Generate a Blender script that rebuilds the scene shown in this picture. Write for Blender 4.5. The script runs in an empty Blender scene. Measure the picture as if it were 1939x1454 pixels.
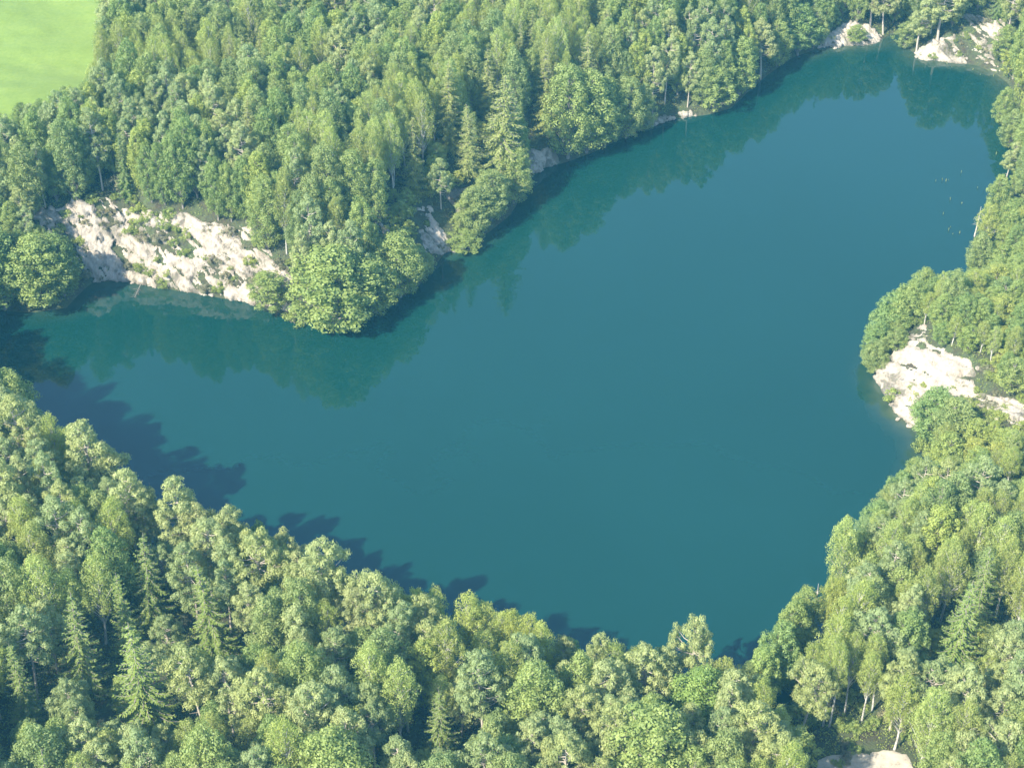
import bpy, math, random
import numpy as np
from mathutils import Vector
R = math.radians
rng = np.random.default_rng(11)
random.seed(5)
S = bpy.context.scene
COL = S.collection

# ------------------------------------------------------------------ camera
HAZE = .0002
CAMZ, PITCH, HFOV = 170.0, R(38.0), R(32.0)
cam_d = bpy.data.cameras.new("camera"); cam = bpy.data.objects.new("camera", cam_d); COL.objects.link(cam)
cam.location = (0, 0, CAMZ); cam.rotation_euler = (R(90) - PITCH, 0, 0)
cam_d.angle = HFOV; cam_d.clip_start = 1.0; cam_d.clip_end = 8000
S.camera = cam

# ------------------------------------------------------------------ light
SUN_EL = R(43); SUN_DIR = (0.70, 0.714)          # the light travels towards +x +y
w = bpy.data.worlds.new("World"); S.world = w; w.use_nodes = True
nt = w.node_tree; bg = nt.nodes["Background"]
sky = nt.nodes.new("ShaderNodeTexSky"); sky.sky_type = 'NISHITA'; sky.sun_disc = False
sky.sun_elevation = SUN_EL; sky.sun_rotation = math.atan2(-SUN_DIR[0], -SUN_DIR[1]); sky.altitude = 400
sky.air_density = 1.0; sky.dust_density = 0.6; sky.ozone_density = 1.6
nt.links.new(sky.outputs[0], bg.inputs[0]); bg.inputs[1].default_value = 0.15
sd = bpy.data.lights.new("sun", 'SUN'); sd.energy = 4.2; sd.angle = R(0.6); sd.color = (1.0, 0.94, 0.82)
sun = bpy.data.objects.new("sun", sd); COL.objects.link(sun)
ce = math.cos(SUN_EL)
sun.rotation_euler = Vector((SUN_DIR[0]*ce, SUN_DIR[1]*ce, -math.sin(SUN_EL))).to_track_quat('-Z', 'Y').to_euler()
vs = S.view_settings
vs.view_transform = 'Standard'; vs.look = 'None'; vs.gamma = 1.0; vs.exposure = 1.7
S.cycles.max_bounces = 9; S.cycles.diffuse_bounces = 6; S.cycles.glossy_bounces = 2
S.cycles.transmission_bounces = 6; S.cycles.volume_bounces = 0; S.cycles.transparent_max_bounces = 4

# ------------------------------------------------------------------ survey: photo pixel <-> place
W0, H0 = 1939.0, 1454.0
FPX = (W0/2)/math.tan(HFOV/2)
cd, sn = math.cos(PITCH), math.sin(PITCH)
def ray(px, py):
    u = (np.asarray(px, float)-W0/2)/FPX; v = (H0/2-np.asarray(py, float))/FPX
    return np.stack([u, cd+v*sn, -sn+v*cd], -1)
def unproj(px, py, z=0.0):
    d = ray(px, py); t = (z-CAMZ)/d[..., 2]
    return d[..., 0]*t, d[..., 1]*t
def proj(x, y, z):
    x, y, z = np.asarray(x, float), np.asarray(y, float), np.asarray(z, float)-CAMZ
    dep = y*cd - z*sn; up = y*sn + z*cd
    return W0/2+FPX*x/dep, H0/2-FPX*up/dep
def inpoly(px, py, P):
    px = np.asarray(px); py = np.asarray(py); r = np.zeros(px.shape, bool); n = len(P)
    for i in range(n):
        x0, y0 = P[i]; x1, y1 = P[(i+1) % n]
        c = ((y0 > py) != (y1 > py))
        with np.errstate(divide='ignore', invalid='ignore'):
            r ^= c & (px < (x1-x0)*(py-y0)/((y1-y0) or 1e-9)+x0)
    return r
def segdist(px, py, P):
    best = np.full(np.shape(px), 1e9); n = len(P)
    for i in range(n):
        x0, y0 = P[i]; x1, y1 = P[(i+1) % n]
        dx, dy = x1-x0, y1-y0; L = dx*dx+dy*dy+1e-9
        t = np.clip(((px-x0)*dx+(py-y0)*dy)/L, 0, 1)
        best = np.minimum(best, (px-x0-t*dx)**2+(py-y0-t*dy)**2)
    return np.sqrt(best)
def hsh(ix, iy, k=0):
    h = (ix.astype(np.int64)*374761393+iy.astype(np.int64)*668265263+k*1442695041) & 0x7fffffff
    h = ((h ^ (h >> 13))*1274126177) & 0x7fffffff
    return ((h ^ (h >> 16)) & 0xffff)/65535.0
def vnoise(x, y, k=0):
    x = np.asarray(x, float); y = np.asarray(y, float)
    ix, iy = np.floor(x), np.floor(y); fx, fy = x-ix, y-iy
    fx = fx*fx*(3-2*fx); fy = fy*fy*(3-2*fy); ix = ix.astype(int); iy = iy.astype(int)
    return ((hsh(ix, iy, k)*(1-fx)+hsh(ix+1, iy, k)*fx)*(1-fy)+(hsh(ix, iy+1, k)*(1-fx)+hsh(ix+1, iy+1, k)*fx)*fy)*2-1
def fbm(x, y, o=4, k=0):
    s = 0; a = .5
    for i in range(o):
        s = s+a*vnoise(x, y, k+i*7); x = x*2.03+3.1; y = y*2.03+1.7; a *= .5
    return s

# outline of the lake at water level
SHORE = [(-70,640),(-60,590),(0,588),(60,592),(125,583),(150,556),(172,536),(230,531),(300,545),(345,551),(400,561),(465,572),(520,592),
 (570,600),(640,606),(700,598),(745,572),(790,545),(812,515),(845,476),(880,470),(925,440),(965,408),(988,370),(1000,338),(1030,318),
 (1075,306),(1120,290),(1165,268),(1200,254),(1235,238),(1290,223),(1340,218),(1385,205),(1410,180),(1450,145),(1500,110),(1555,90),
 (1600,88),(1655,83),(1680,70),(1700,62),(1722,95),(1745,113),(1800,117),(1850,125),(1885,140),(1910,160),(1922,210),(1928,300),(1906,385),
 (1880,450),(1866,520),(1850,560),(1800,596),(1720,612),(1672,640),(1656,682),(1656,712),(1678,745),(1690,775),(1715,800),(1735,812),(1748,845),
 (1752,880),(1718,940),(1668,1000),(1605,1090),(1588,1185),(1560,1270),(1500,1340),(1440,1385),(1340,1415),(1230,1412),(1100,1385),
 (960,1335),(800,1270),(700,1225),(560,1180),(420,1110),(300,1045),(180,965),(80,910),(0,860),(-60,800),(-110,720)]
sx, sy = unproj(*np.array(SHORE, float).T)
SHW = list(zip(sx.tolist(), sy.tolist()))
# bank control points: photo x, y, bank height, bank width
BANK = [(0,620,7,9),(180,530,11,8),(300,540,12.5,9.5),(420,560,11.5,9.5),(520,600,10,11),(640,630,9,13),(830,480,9,8),(880,420,9,9),(1000,330,9,6),(1200,260,6,8),
 (1450,150,6,8),(1620,80,5,7),(1700,75,3,12),(1800,110,7,12),(1930,200,5,10),(1930,450,7,9),(1800,640,8,8),(1690,720,11,11),(1700,790,9,12),(1750,860,9,14),
 (1750,1000,8,12),(1600,1230,5,8),(1450,1390,4,8),(1300,1410,4,8),(900,1330,4,7),(620,1215,6,7),(300,1050,9.5,8),(0,900,11,8)]
BX = [(*[float(q) for q in unproj(a, b)], h, wd) for a, b, h, wd in BANK]
def ground_of(x, y):
    d = segdist(x, y, SHW); d = np.where(inpoly(x, y, SHW), -d, d)
    ws = 0; hb = 0; wb = 0
    for a, b, h, wd in BX:
        ww = 1/((x-a)**2+(y-b)**2+20)**1.6; ws = ws+ww; hb = hb+ww*h; wb = wb+ww*wd
    hb = hb/ws; wb = wb/ws
    jag = 1.3*fbm(x/5, y/5, 3, 3)
    dd = np.maximum(d+jag*np.clip(d/3, 0, 1), 0)
    t = np.clip(dd/wb, 0, 1); prof = t*(1.25-.25*t)
    far = np.clip((d-wb)/60, 0, 1)
    up = hb*prof+far*3.5+np.clip(d/12, 0, 1)*1.6*fbm(x/22, y/22, 3, 9)+np.clip(d/4, 0, 1)*.35*fbm(x/3, y/3, 3, 5)
    dn = np.maximum(d*.9, -7)
    return np.where(d > 0, up+.02, dn), d
xs = np.concatenate([-np.geomspace(160, 3200, 26)[::-1], np.arange(-159, 160, 1.0), np.geomspace(160, 3200, 26)])
ys = np.concatenate([-np.geomspace(20, 900, 8)[::-1], np.arange(0, 108, 6.0), np.arange(108, 440, 1.0), np.geomspace(441, 4200, 30)])
GX, GY = np.meshgrid(xs, ys)
GZ, GD = ground_of(GX, GY)
GXF, GYF = xs, ys
def interp(F, x, y):
    x = np.asarray(x, float); y = np.asarray(y, float)
    i = np.clip(np.searchsorted(xs, x)-1, 0, len(xs)-2); j = np.clip(np.searchsorted(ys, y)-1, 0, len(ys)-2)
    fx = (x-xs[i])/(xs[i+1]-xs[i]); fy = (y-ys[j])/(ys[j+1]-ys[j])
    return (F[j, i]*(1-fx)+F[j, i+1]*fx)*(1-fy)+(F[j+1, i]*(1-fx)+F[j+1, i+1]*fx)*fy
def g(x, y): return interp(GZ, x, y)
def march(px, py, h=0.0):
    """the place on the land whose point h above the ground lies on this sight line"""
    d = ray(px, py); t = np.linspace(90, 620, 5300)
    P = d[None, :]*t[:, None]; z = CAMZ+P[:, 2]
    f = z-(np.maximum(g(P[:, 0], P[:, 1]), 0)+h)
    k = int(np.argmax(f <= 0)); return float(P[k, 0]), float(P[k, 1])

# ------------------------------------------------------------------ materials
def mat(name):
    m = bpy.data.materials.new(name); m.use_nodes = True
    return m, m.node_tree.nodes, m.node_tree.links, m.node_tree.nodes["Principled BSDF"]
def ramp(N, L, src, stops):
    r = N.new("ShaderNodeValToRGB"); e = r.color_ramp.elements
    e[0].position, e[0].color = stops[0][0], (*stops[0][1], 1)
    e[1].position, e[1].color = stops[-1][0], (*stops[-1][1], 1)
    for p, c in stops[1:-1]:
        q = e.new(p); q.color = (*c, 1)
    L.new(src, r.inputs[0]); return r
def noise(N, L, scale, detail=4, rough=.6, vec=None, dim='3D'):
    n = N.new("ShaderNodeTexNoise"); n.inputs["Scale"].default_value = scale; n.inputs["Detail"].default_value = detail
    n.inputs["Roughness"].default_value = rough
    if vec is not None: L.new(vec, n.inputs["Vector"])
    return n
def bump(N, L, src, b, strength, dist):
    k = N.new("ShaderNodeBump"); k.inputs["Strength"].default_value = strength; k.inputs["Distance"].default_value = dist
    L.new(src, k.inputs["Height"]); L.new(k.outputs[0], b.inputs["Normal"]); return k
def mixc(N, L, f, a, b, mode='MIX'):
    m = N.new("ShaderNodeMix"); m.data_type = 'RGBA'; m.blend_type = mode
    for v, i in ((f, 0), (a, 6), (b, 7)):
        if isinstance(v, (int, float)): m.inputs[i].default_value = v
        elif isinstance(v, tuple): m.inputs[i].default_value = (*v, 1)
        else: L.new(v, m.inputs[i])
    return m.outputs[2]
def leaf_mat(name, c1, c2, trans=.3, rough=.55):
    m, N, L, b = mat(name)
    at = N.new("ShaderNodeAttribute"); at.attribute_name = "tone"
    r = ramp(N, L, at.outputs["Fac"], [(0, c1), (1, c2)])
    oi = N.new("ShaderNodeObjectInfo")
    col = mixc(N, L, 1.0, r.outputs[0], oi.outputs["Color"], 'MULTIPLY')
    L.new(col, b.inputs["Base Color"]); b.inputs["Roughness"].default_value = rough
    b.inputs["Specular IOR Level"].default_value = .35
    tr = N.new("ShaderNodeBsdfTranslucent"); L.new(mixc(N, L, 1.0, col, (1.1, 1.15, .55), 'MULTIPLY'), tr.inputs[0])
    mx = N.new("ShaderNodeMixShader"); mx.inputs[0].default_value = trans
    L.new(b.outputs[0], mx.inputs[1]); L.new(tr.outputs[0], mx.inputs[2])
    L.new(mx.outputs[0], N["Material Output"].inputs[0]); return m
def bark_mat(name, stops, scale=2.0):
    m, N, L, b = mat(name); tc = N.new("ShaderNodeTexCoord")
    mp = N.new("ShaderNodeMapping"); mp.inputs["Scale"].default_value = (4, 4, 1); L.new(tc.outputs["Object"], mp.inputs[0])
    n = noise(N, L, scale, 4, .65, mp.outputs[0]); r = ramp(N, L, n.outputs[0], stops)
    L.new(r.outputs[0], b.inputs["Base Color"]); b.inputs["Roughness"].default_value = .9
    bump(N, L, n.outputs[0], b, .5, .05); return m
M = {
 'pine':  leaf_mat("pine_needles", (0.230,0.263,0.097), (0.399,0.405,0.158), .42),
 'birch': leaf_mat("birch_leaves", (0.267,0.310,0.073), (0.436,0.446,0.120), .48),
 'broad': leaf_mat("broad_leaves", (0.194,0.263,0.070), (0.345,0.399,0.110), .45),
 'oak':   leaf_mat("oak_leaves", (0.200,0.260,0.079), (0.334,0.378,0.122), .45),
 'spruce':leaf_mat("spruce_needles", (0.124,0.176,0.036), (0.227,0.277,0.063), .3),
 'larch': leaf_mat("larch_needles", (0.212,0.242,0.067), (0.345,0.353,0.110), .42),
 'bush':  leaf_mat("bush_leaves", (0.206,0.263,0.067), (0.351,0.399,0.107), .45),
 'dry':   leaf_mat("dry_scrub_leaves", (.16,.15,.085), (.27,.26,.15), .25),
 'weed':  leaf_mat("floating_weed_leaves", (.2,.22,.07), (.32,.33,.12), .3),
 'pinebark': bark_mat("pine_bark", [(.3, (.28,.235,.18)), (.7, (.48,.41,.32))]),
 'birchbark': bark_mat("birch_bark", [(.36, (.10,.09,.08)), (.5, (.46,.43,.36)), (1, (.62,.58,.50))]),
 'greybark': bark_mat("grey_bark", [(.3, (.12,.10,.08)), (.7, (.30,.26,.21))]),
 'deadwood': bark_mat("dead_wood", [(.3, (.36,.29,.22)), (.7, (.62,.54,.44))]),
}
def ground_mat():
    m, N, L, b = mat("forest_soil"); tc = N.new("ShaderNodeTexCoord")
    n = noise(N, L, .35, 6, .7, tc.outputs["Object"]); n2 = noise(N, L, 2.2, 5, .7, tc.outputs["Object"])
    r = ramp(N, L, n.outputs[0], [(.34, (.05,.042,.025)), (.5, (.055,.065,.028)), (.68, (.06,.09,.03))])
    r2 = ramp(N, L, n2.outputs[0], [(.35, (.65,.62,.6)), (.7, (1.4,1.35,1.2))])
    L.new(mixc(N, L, 1.0, r.outputs[0], r2.outputs[0], 'MULTIPLY'), b.inputs["Base Color"])
    b.inputs["Roughness"].default_value = .95; bump(N, L, n2.outputs[0], b, .8, .5); return m
def field_mat():
    m, N, L, b = mat("meadow_grass"); tc = N.new("ShaderNodeTexCoord")
    mp = N.new("ShaderNodeMapping"); mp.inputs["Scale"].default_value = (.35, 1.5, 1); mp.inputs["Rotation"].default_value = (0, 0, R(8)); L.new(tc.outputs["Object"], mp.inputs[0])
    n = noise(N, L, .16, 5, .6, mp.outputs[0]); n2 = noise(N, L, 1.4, 4, .7, tc.outputs["Object"])
    r = ramp(N, L, n.outputs[0], [(.3, (.12,.175,.021)), (.5, (.135,.193,.024)), (.7, (.145,.20,.030))])
    r2 = ramp(N, L, n2.outputs[0], [(.3, (.84,.87,.84)), (.7, (1.1,1.07,1.14))])
    L.new(mixc(N, L, 1.0, r.outputs[0], r2.outputs[0], 'MULTIPLY'), b.inputs["Base Color"])
    b.inputs["Roughness"].default_value = .9; bump(N, L, n2.outputs[0], b, .5, .12); return m
def rock_mat(name="pale_quarry_rock", k=1.0):
    m, N, L, b = mat(name); tc = N.new("ShaderNodeTexCoord")
    mp = N.new("ShaderNodeMapping"); mp.inputs["Scale"].default_value = (1.0, 1.0, .45); L.new(tc.outputs["Object"], mp.inputs[0])
    at = N.new("ShaderNodeAttribute"); at.attribute_name = "soil_crack_shade"
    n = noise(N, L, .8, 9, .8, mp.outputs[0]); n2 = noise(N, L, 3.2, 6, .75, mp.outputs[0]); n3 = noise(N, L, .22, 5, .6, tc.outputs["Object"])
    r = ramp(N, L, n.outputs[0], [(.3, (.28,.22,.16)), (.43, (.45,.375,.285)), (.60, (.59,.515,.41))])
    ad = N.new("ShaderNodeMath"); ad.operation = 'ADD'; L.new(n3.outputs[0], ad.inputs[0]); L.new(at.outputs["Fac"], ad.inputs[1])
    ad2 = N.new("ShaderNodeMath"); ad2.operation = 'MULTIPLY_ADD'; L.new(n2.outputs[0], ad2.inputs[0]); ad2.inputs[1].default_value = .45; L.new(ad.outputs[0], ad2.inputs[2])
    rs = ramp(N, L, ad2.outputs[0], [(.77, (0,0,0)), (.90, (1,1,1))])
    soil_crack_shade = ramp(N, L, n2.outputs[0], [(.35, (.16,.135,.10)), (.5, (.235,.20,.15)), (.66, (.18,.19,.10))])  # soil colour, used as well to paint shade into the cracks
    L.new(mixc(N, L, rs.outputs[0], r.outputs[0], soil_crack_shade.outputs[0]), b.inputs["Base Color"])
    b.inputs["Roughness"].default_value = .92
    s = N.new("ShaderNodeMath"); s.operation = 'ADD'; L.new(n.outputs[0], s.inputs[0]); L.new(n2.outputs[0], s.inputs[1])
    bump(N, L, s.outputs[0], b, .9, .45); return m
def sand_mat():
    m, N, L, b = mat("pale_sand"); tc = N.new("ShaderNodeTexCoord")
    n = noise(N, L, .9, 9, .72, tc.outputs["Object"]); r = ramp(N, L, n.outputs[0], [(.36, (.24,.205,.15)), (.44, (.34,.295,.225)), (.6, (.42,.37,.285))])
    L.new(r.outputs[0], b.inputs["Base Color"]); b.inputs["Roughness"].default_value = .95; bump(N, L, n.outputs[0], b, .4, .2); return m
def water_mat():
    m, N, L, b = mat("quarry_water"); tc = N.new("ShaderNodeTexCoord")
    n = noise(N, L, .03, 3, .5, tc.outputs["Object"]); n4 = noise(N, L, .35, 5, .6, tc.outputs["Object"])
    r = ramp(N, L, n.outputs[0], [(.3, (.0022,.0285,.0225)), (.7, (.0028,.0315,.0255))])
    at = N.new("ShaderNodeAttribute"); at.attribute_name = "shallow"
    f = N.new("ShaderNodeMath"); f.operation = 'MULTIPLY'; L.new(at.outputs["Fac"], f.inputs[0])
    r4 = ramp(N, L, n4.outputs[0], [(.3, (.35,)*3), (.65, (1,)*3)]); L.new(r4.outputs[0], f.inputs[1])
    L.new(mixc(N, L, f.outputs[0], r.outputs[0], (.06,.075,.038)), b.inputs["Base Color"])
    b.inputs["Roughness"].default_value = .03; b.inputs["IOR"].default_value = 1.47
    n2 = noise(N, L, 1.6, 3, .5, tc.outputs["Object"]); bump(N, L, n2.outputs[0], b, .05, .05); return m
M['ground'] = ground_mat(); M['field'] = field_mat(); M['rock'] = rock_mat(); M['sand'] = sand_mat(); M['water'] = water_mat()

# ------------------------------------------------------------------ mesh helpers
def mesh_from(name, V, F, k, m, smooth=False, attrs=None):
    me = bpy.data.meshes.new(name); V = np.asarray(V, np.float32); F = np.asarray(F, np.int32)
    me.vertices.add(len(V)); me.vertices.foreach_set("co", V.ravel())
    me.loops.add(F.size); me.loops.foreach_set("vertex_index", F.ravel())
    me.polygons.add(len(F)); me.polygons.foreach_set("loop_start", np.arange(0, F.size, k, dtype=np.int32))
    me.polygons.foreach_set("loop_total", np.full(len(F), k, np.int32))
    if smooth: me.polygons.foreach_set("use_smooth", np.ones(len(F), bool))
    me.update(calc_edges=True)
    for an, (dom, val) in (attrs or {}).items():
        a = me.attributes.new(an, 'FLOAT', dom); a.data.foreach_set("value", np.asarray(val, np.float32))
    me.materials.append(m); return me
def add(name, me, parent=None, **kw):
    o = bpy.data.objects.new(name, me); COL.objects.link(o); o.parent = parent
    for a, b in kw.items(): o[a] = b
    return o
def unit(v): return v/np.maximum(np.linalg.norm(v, axis=-1, keepdims=True), 1e-9)
def leaf_quads(P, Nn, A, length, width, r):
    """rhombus leaf sprays at P facing Nn, long axis A"""
    T = unit(A-(A*Nn).sum(-1, keepdims=True)*Nn); B = np.cross(Nn, T)
    l = np.broadcast_to(length, (len(P),))[:, None]; wd = np.broadcast_to(width, (len(P),))[:, None]
    V = np.stack([P-T*l, P-B*wd+T*l*.1, P+T*l, P+B*wd+T*l*.1], 1).reshape(-1, 3)
    return V
def tubes(segs, sides=5):
    V = []; F = []; n0 = 0
    for pts, rad in segs:
        pts = np.asarray(pts, float); k = len(pts)
        for i in range(k):
            t = pts[min(i+1, k-1)]-pts[max(i-1, 0)]; t = t/(np.linalg.norm(t)+1e-9)
            a = np.cross(t, (0.3, .9, .1)); a /= np.linalg.norm(a)+1e-9; b = np.cross(t, a)
            for s in range(sides):
                an = 2*math.pi*s/sides; V.append(pts[i]+rad[i]*(math.cos(an)*a+math.sin(an)*b))
        for i in range(k-1):
            for s in range(sides):
                s2 = (s+1) % sides
                F.append((n0+i*sides+s, n0+i*sides+s2, n0+(i+1)*sides+s2, n0+(i+1)*sides+s))
        n0 += k*sides
    return V, F
def cloud(r, C, Rd, n, ll, lw, squash, upbias=.25, axis=None, jitter=.32):
    C = np.asarray(C); k = len(C); Rd = np.asarray(Rd)
    idx = np.repeat(np.arange(k), np.maximum((n*(Rd/Rd.mean())**1.6).astype(int), 8)); m = len(idx)
    d = unit(r.normal(size=(m, 3))+np.array([0, 0, upbias*1.6]))
    lump = 1+.25*r.normal(size=m)*.5
    P = C[idx]+d*Rd[idx][:, None]*np.array([1, 1, squash])*(.80+.20*r.random(m))[:, None]*lump[:, None]
    Nn = unit(d+jitter*r.normal(size=(m, 3)))
    A = unit(r.normal(size=(m, 3))+(0 if axis is None else np.array(axis)*1.6))
    sc = r.uniform(.7, 1.3, m)
    V = leaf_quads(P, Nn, A, ll*sc, lw*sc, r)
    ct = r.random(k)*.6
    tone = np.clip(ct[idx]+.4*r.random(m), 0, 1)
    return V, tone
def finish(name, kind, V, tone, TV, TF, bark, leaf):
    F = np.arange(len(V)).reshape(-1, 4)
    cm = mesh_from(name+"_crown", V, F, 4, M[leaf], attrs={"tone": ('FACE', tone)})
    tm = mesh_from(name+"_trunk", TV, TF, 4, M[bark], smooth=True)
    return cm, tm
def bent(r, h, amp=.25, n=6):
    z = np.linspace(0, h, n); ph = r.random(2)*6
    return np.stack([amp*np.sin(z/h*3+ph[0])-amp*math.sin(ph[0]), amp*np.cos(z/h*2.6+ph[1])-amp*math.cos(ph[1]), z], 1)
def on_trunk(T, z):
    return np.array([np.interp(z, T[:, 2], T[:, 0]), np.interp(z, T[:, 2], T[:, 1]), z])

# ------------------------------------------------------------------ one of each tree (nominal: 16 m tall, crown radius 3 m)
def make_pine(i, broad=1.0, low=.5):
    r = np.random.default_rng(100+i); h = 16.0; T = bent(r, h*.93, .35)
    segs = [(T, np.linspace(.24, .05, len(T)))]; C = []; Rd = []
    nb = 44; lob = r.random(5)*6.28
    for k in range(nb):
        t = (k+.5)/nb; z = h*(low+(.97-low)*t)
        az = k*2.4+r.normal()*.4
        ln = 3.0*broad*min(1, .62+t*1.3)*(1-t**2.4)**.65*(.72+.4*r.random())*(1+.18*math.sin(2*az+lob[0])+.14*math.sin(3*az+lob[1]+z*.5))
        ln = max(ln, .35); b0 = on_trunk(T, z-ln*.33-.2); e = on_trunk(T, z)+np.array([math.cos(az)*ln, math.sin(az)*ln, r.normal()*.3])
        mid = (b0+e)/2+np.array([0, 0, -.12*ln])
        segs.append(([b0, mid, e], [.08, .055, .025])); C.append(e); Rd.append(r.uniform(.48, .80))
        if ln > 1.1:
            C.append(b0*.4+e*.6+np.array([r.normal()*.35, r.normal()*.35, .25])); Rd.append(r.uniform(.42, .7))
        if ln > 2:
            a2 = az+r.choice([-.5, .5]); e2 = mid+np.array([math.cos(a2), math.sin(a2), .2])*ln*.5
            segs.append(([mid, e2], [.04, .02])); C.append(e2); Rd.append(r.uniform(.5, .8))
    C.append(on_trunk(T, h*.95)); Rd.append(.75)
    for k in range(7):      # dead stubs under the crown
        z = h*r.uniform(low-.2, low+.1); az = r.random()*6.28; l = r.uniform(.6, 1.6); b0 = on_trunk(T, z)
        segs.append(([b0, b0+np.array([math.cos(az)*l, math.sin(az)*l, .1])], [.035, .012]))
    V, tn = cloud(r, C, Rd, 84, .175, .072, .95, .45, axis=(0, 0, 1), jitter=.30)
    return finish("pine", 'pine', V, tn, *tubes(segs), 'pinebark', 'pine')
def make_round(i, kind='broad', hr=1.0, ncl=115, crad=(.5, .85), nl=70, ll=.15, lw=.095, low=.28, leaf=None, bark='greybark', squash=1.0, axis=(0, 0, .5), slim=1.0):
    r = np.random.default_rng(200+i); h = 16.0; T = bent(r, h*.8, .3)
    segs = [(T, np.linspace(.27, .05, len(T)))]; C = []; Rd = []
    hc = h*(1-low)/2; zc = h*low+hc; ph = r.random(4)*6.28
    for k in range(ncl):
        u = 1-2*(k+.5)/ncl*.93; az = k*2.39996+r.normal()*.25; q = math.sqrt(max(0, 1-u*u))
        lob = 1+.16*math.sin(3*az+ph[0]+2*u)+.12*math.sin(5*az+ph[1]-3*u)+.10*r.normal()
        shape = 1 if u < 0 else (1-.25*u)
        rr = 2.75*slim*q*lob*shape; p = np.array([math.cos(az)*rr, math.sin(az)*rr, zc+hc*.93*u*(1+.06*r.normal())])
        C.append(p); Rd.append(r.uniform(*crad))
        if k % 2 == 0:
            zb = max(h*low*.75, p[2]-1.2*np.hypot(p[0], p[1])-.6); b0 = on_trunk(T, min(zb, h*.78))
            segs.append(([b0, (b0+p)/2+np.array([0, 0, .25]), p], [.09, .05, .015]))
        if k % 3 == 0:
            C.append(np.array([p[0]*.5, p[1]*.5, zc+(p[2]-zc)*.6])); Rd.append(r.uniform(*crad))
    V, tn = cloud(r, C, Rd, nl, ll, lw, squash, .25, axis)
    return finish(kind, kind, V, tn, *tubes(segs), bark, leaf or kind)
def make_conifer(i, kind='spruce', rad=2.6, tiers=17, per=9, droop=.5, loose=.0, ll=.3, lw=.06, bark='greybark', low=.02):
    r = np.random.default_rng(300+i); h = 16.0; T = bent(r, h, .08 if kind == 'spruce' else .3)
    segs = [(T, np.linspace(.22, .02, len(T)))]; P = []; Nn = []; A = []; Ln = []; tone = []
    for ti in range(tiers):
        t = (ti+.2)/tiers; z = h*(low+(1-low)*t)-.15
        L0 = rad*((1-t)**(.95 if kind == 'spruce' else .8))+.16
        k = max(4, int(per*(1-.4*t)))
        for bi in range(k):
            az = bi*6.283/k+ti*1.1+r.normal()*.14; L = L0*r.uniform(.75, 1.12); zz = z+r.normal()*(.12+loose)
            s = np.linspace(.06, 1, max(5, int(L/.15)))
            dz = -droop*L*np.sin(s*2.2)+.10*L*s**3
            cx = np.cos(az)*L*s; cy = np.sin(az)*L*s
            c0 = on_trunk(T, min(zz, h)); line = np.stack([c0[0]+cx, c0[1]+cy, zz+dz], 1)
            segs.append((line[[0, len(line)//2, -1]], [.045, .025, .008])); bt = r.random()*.55
            dirr = np.array([math.cos(az), math.sin(az), -.15]); side = np.array([-math.sin(az), math.cos(az), 0])
            for p, ss in zip(line, s):
                tl = (.11+.36*L/rad*(1-ss)*.9)
                for sg in (-1, 1, 0):
                    a = unit(dirr*(.8 if sg else 1)+side*sg*.95+np.array([0, 0, -.25]) + r.normal(size=3)*(.12+loose*.4))
                    le = tl*(1 if sg else .8)*r.uniform(.8, 1.25)
                    P.append(p+a*le*.7+r.normal(size=3)*(.03+loose*.3)); A.append(a); Ln.append(le)
                    Nn.append(unit(np.array([0, 0, 1.])+.4*dirr+r.normal(size=3)*.35)); tone.append(min(1, bt+.4*r.random()))
    P, Nn, A, Ln = map(np.array, (P, Nn, A, Ln))
    V = leaf_quads(P, Nn, A, np.maximum(Ln, .09), .03+.13*Ln, r)
    return finish(kind, kind, V, tone, *tubes(segs, 4), bark, kind)
def make_bush(i, leaf='bush', n=24):
    r = np.random.default_rng(400+i); C = []; Rd = []; segs = []
    for k in range(n):
        u = r.random()**.7; az = r.random()*6.28; q = r.random()**.5*1.05; p = np.array([math.cos(az)*q, math.sin(az)*q, .25+1.35*u*(1-.45*q)])
        C.append(p); Rd.append(r.uniform(.22, .42)); 
        if k % 2 == 0: segs.append(([np.array([p[0]*.15, p[1]*.15, -.15]), p*np.array([.6, .6, .5]), p], [.045, .03, .01]))
    V, tn = cloud(r, C, Rd, 46, .085, .05, .8, .3)
    return finish("bush", 'bush', V, tn, *tubes(segs, 4), 'greybark', leaf)
def make_dead(i):
    r = np.random.default_rng(500+i); h = 12.0; T = bent(r, h, .25); segs = [(T, np.linspace(.17, .03, len(T)))]; br = []
    for k in range(26):
        z = h*r.uniform(.3, .98); az = k*2.4; L = r.uniform(.5, 1.7)*(1.15-z/h); b0 = on_trunk(T, z)
        e = b0+np.array([math.cos(az)*L, math.sin(az)*L, L*r.uniform(-.2, .7)]); br.append(([b0, (b0+e)/2-np.array([0, 0, .08]), e], [.04, .025, .008]))
    return [mesh_from("dead_branch", *tubes([q], 4), 4, M['deadwood'], True) for q in br], mesh_from("dead_trunk", *tubes(segs), 4, M['deadwood'], True)

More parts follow.
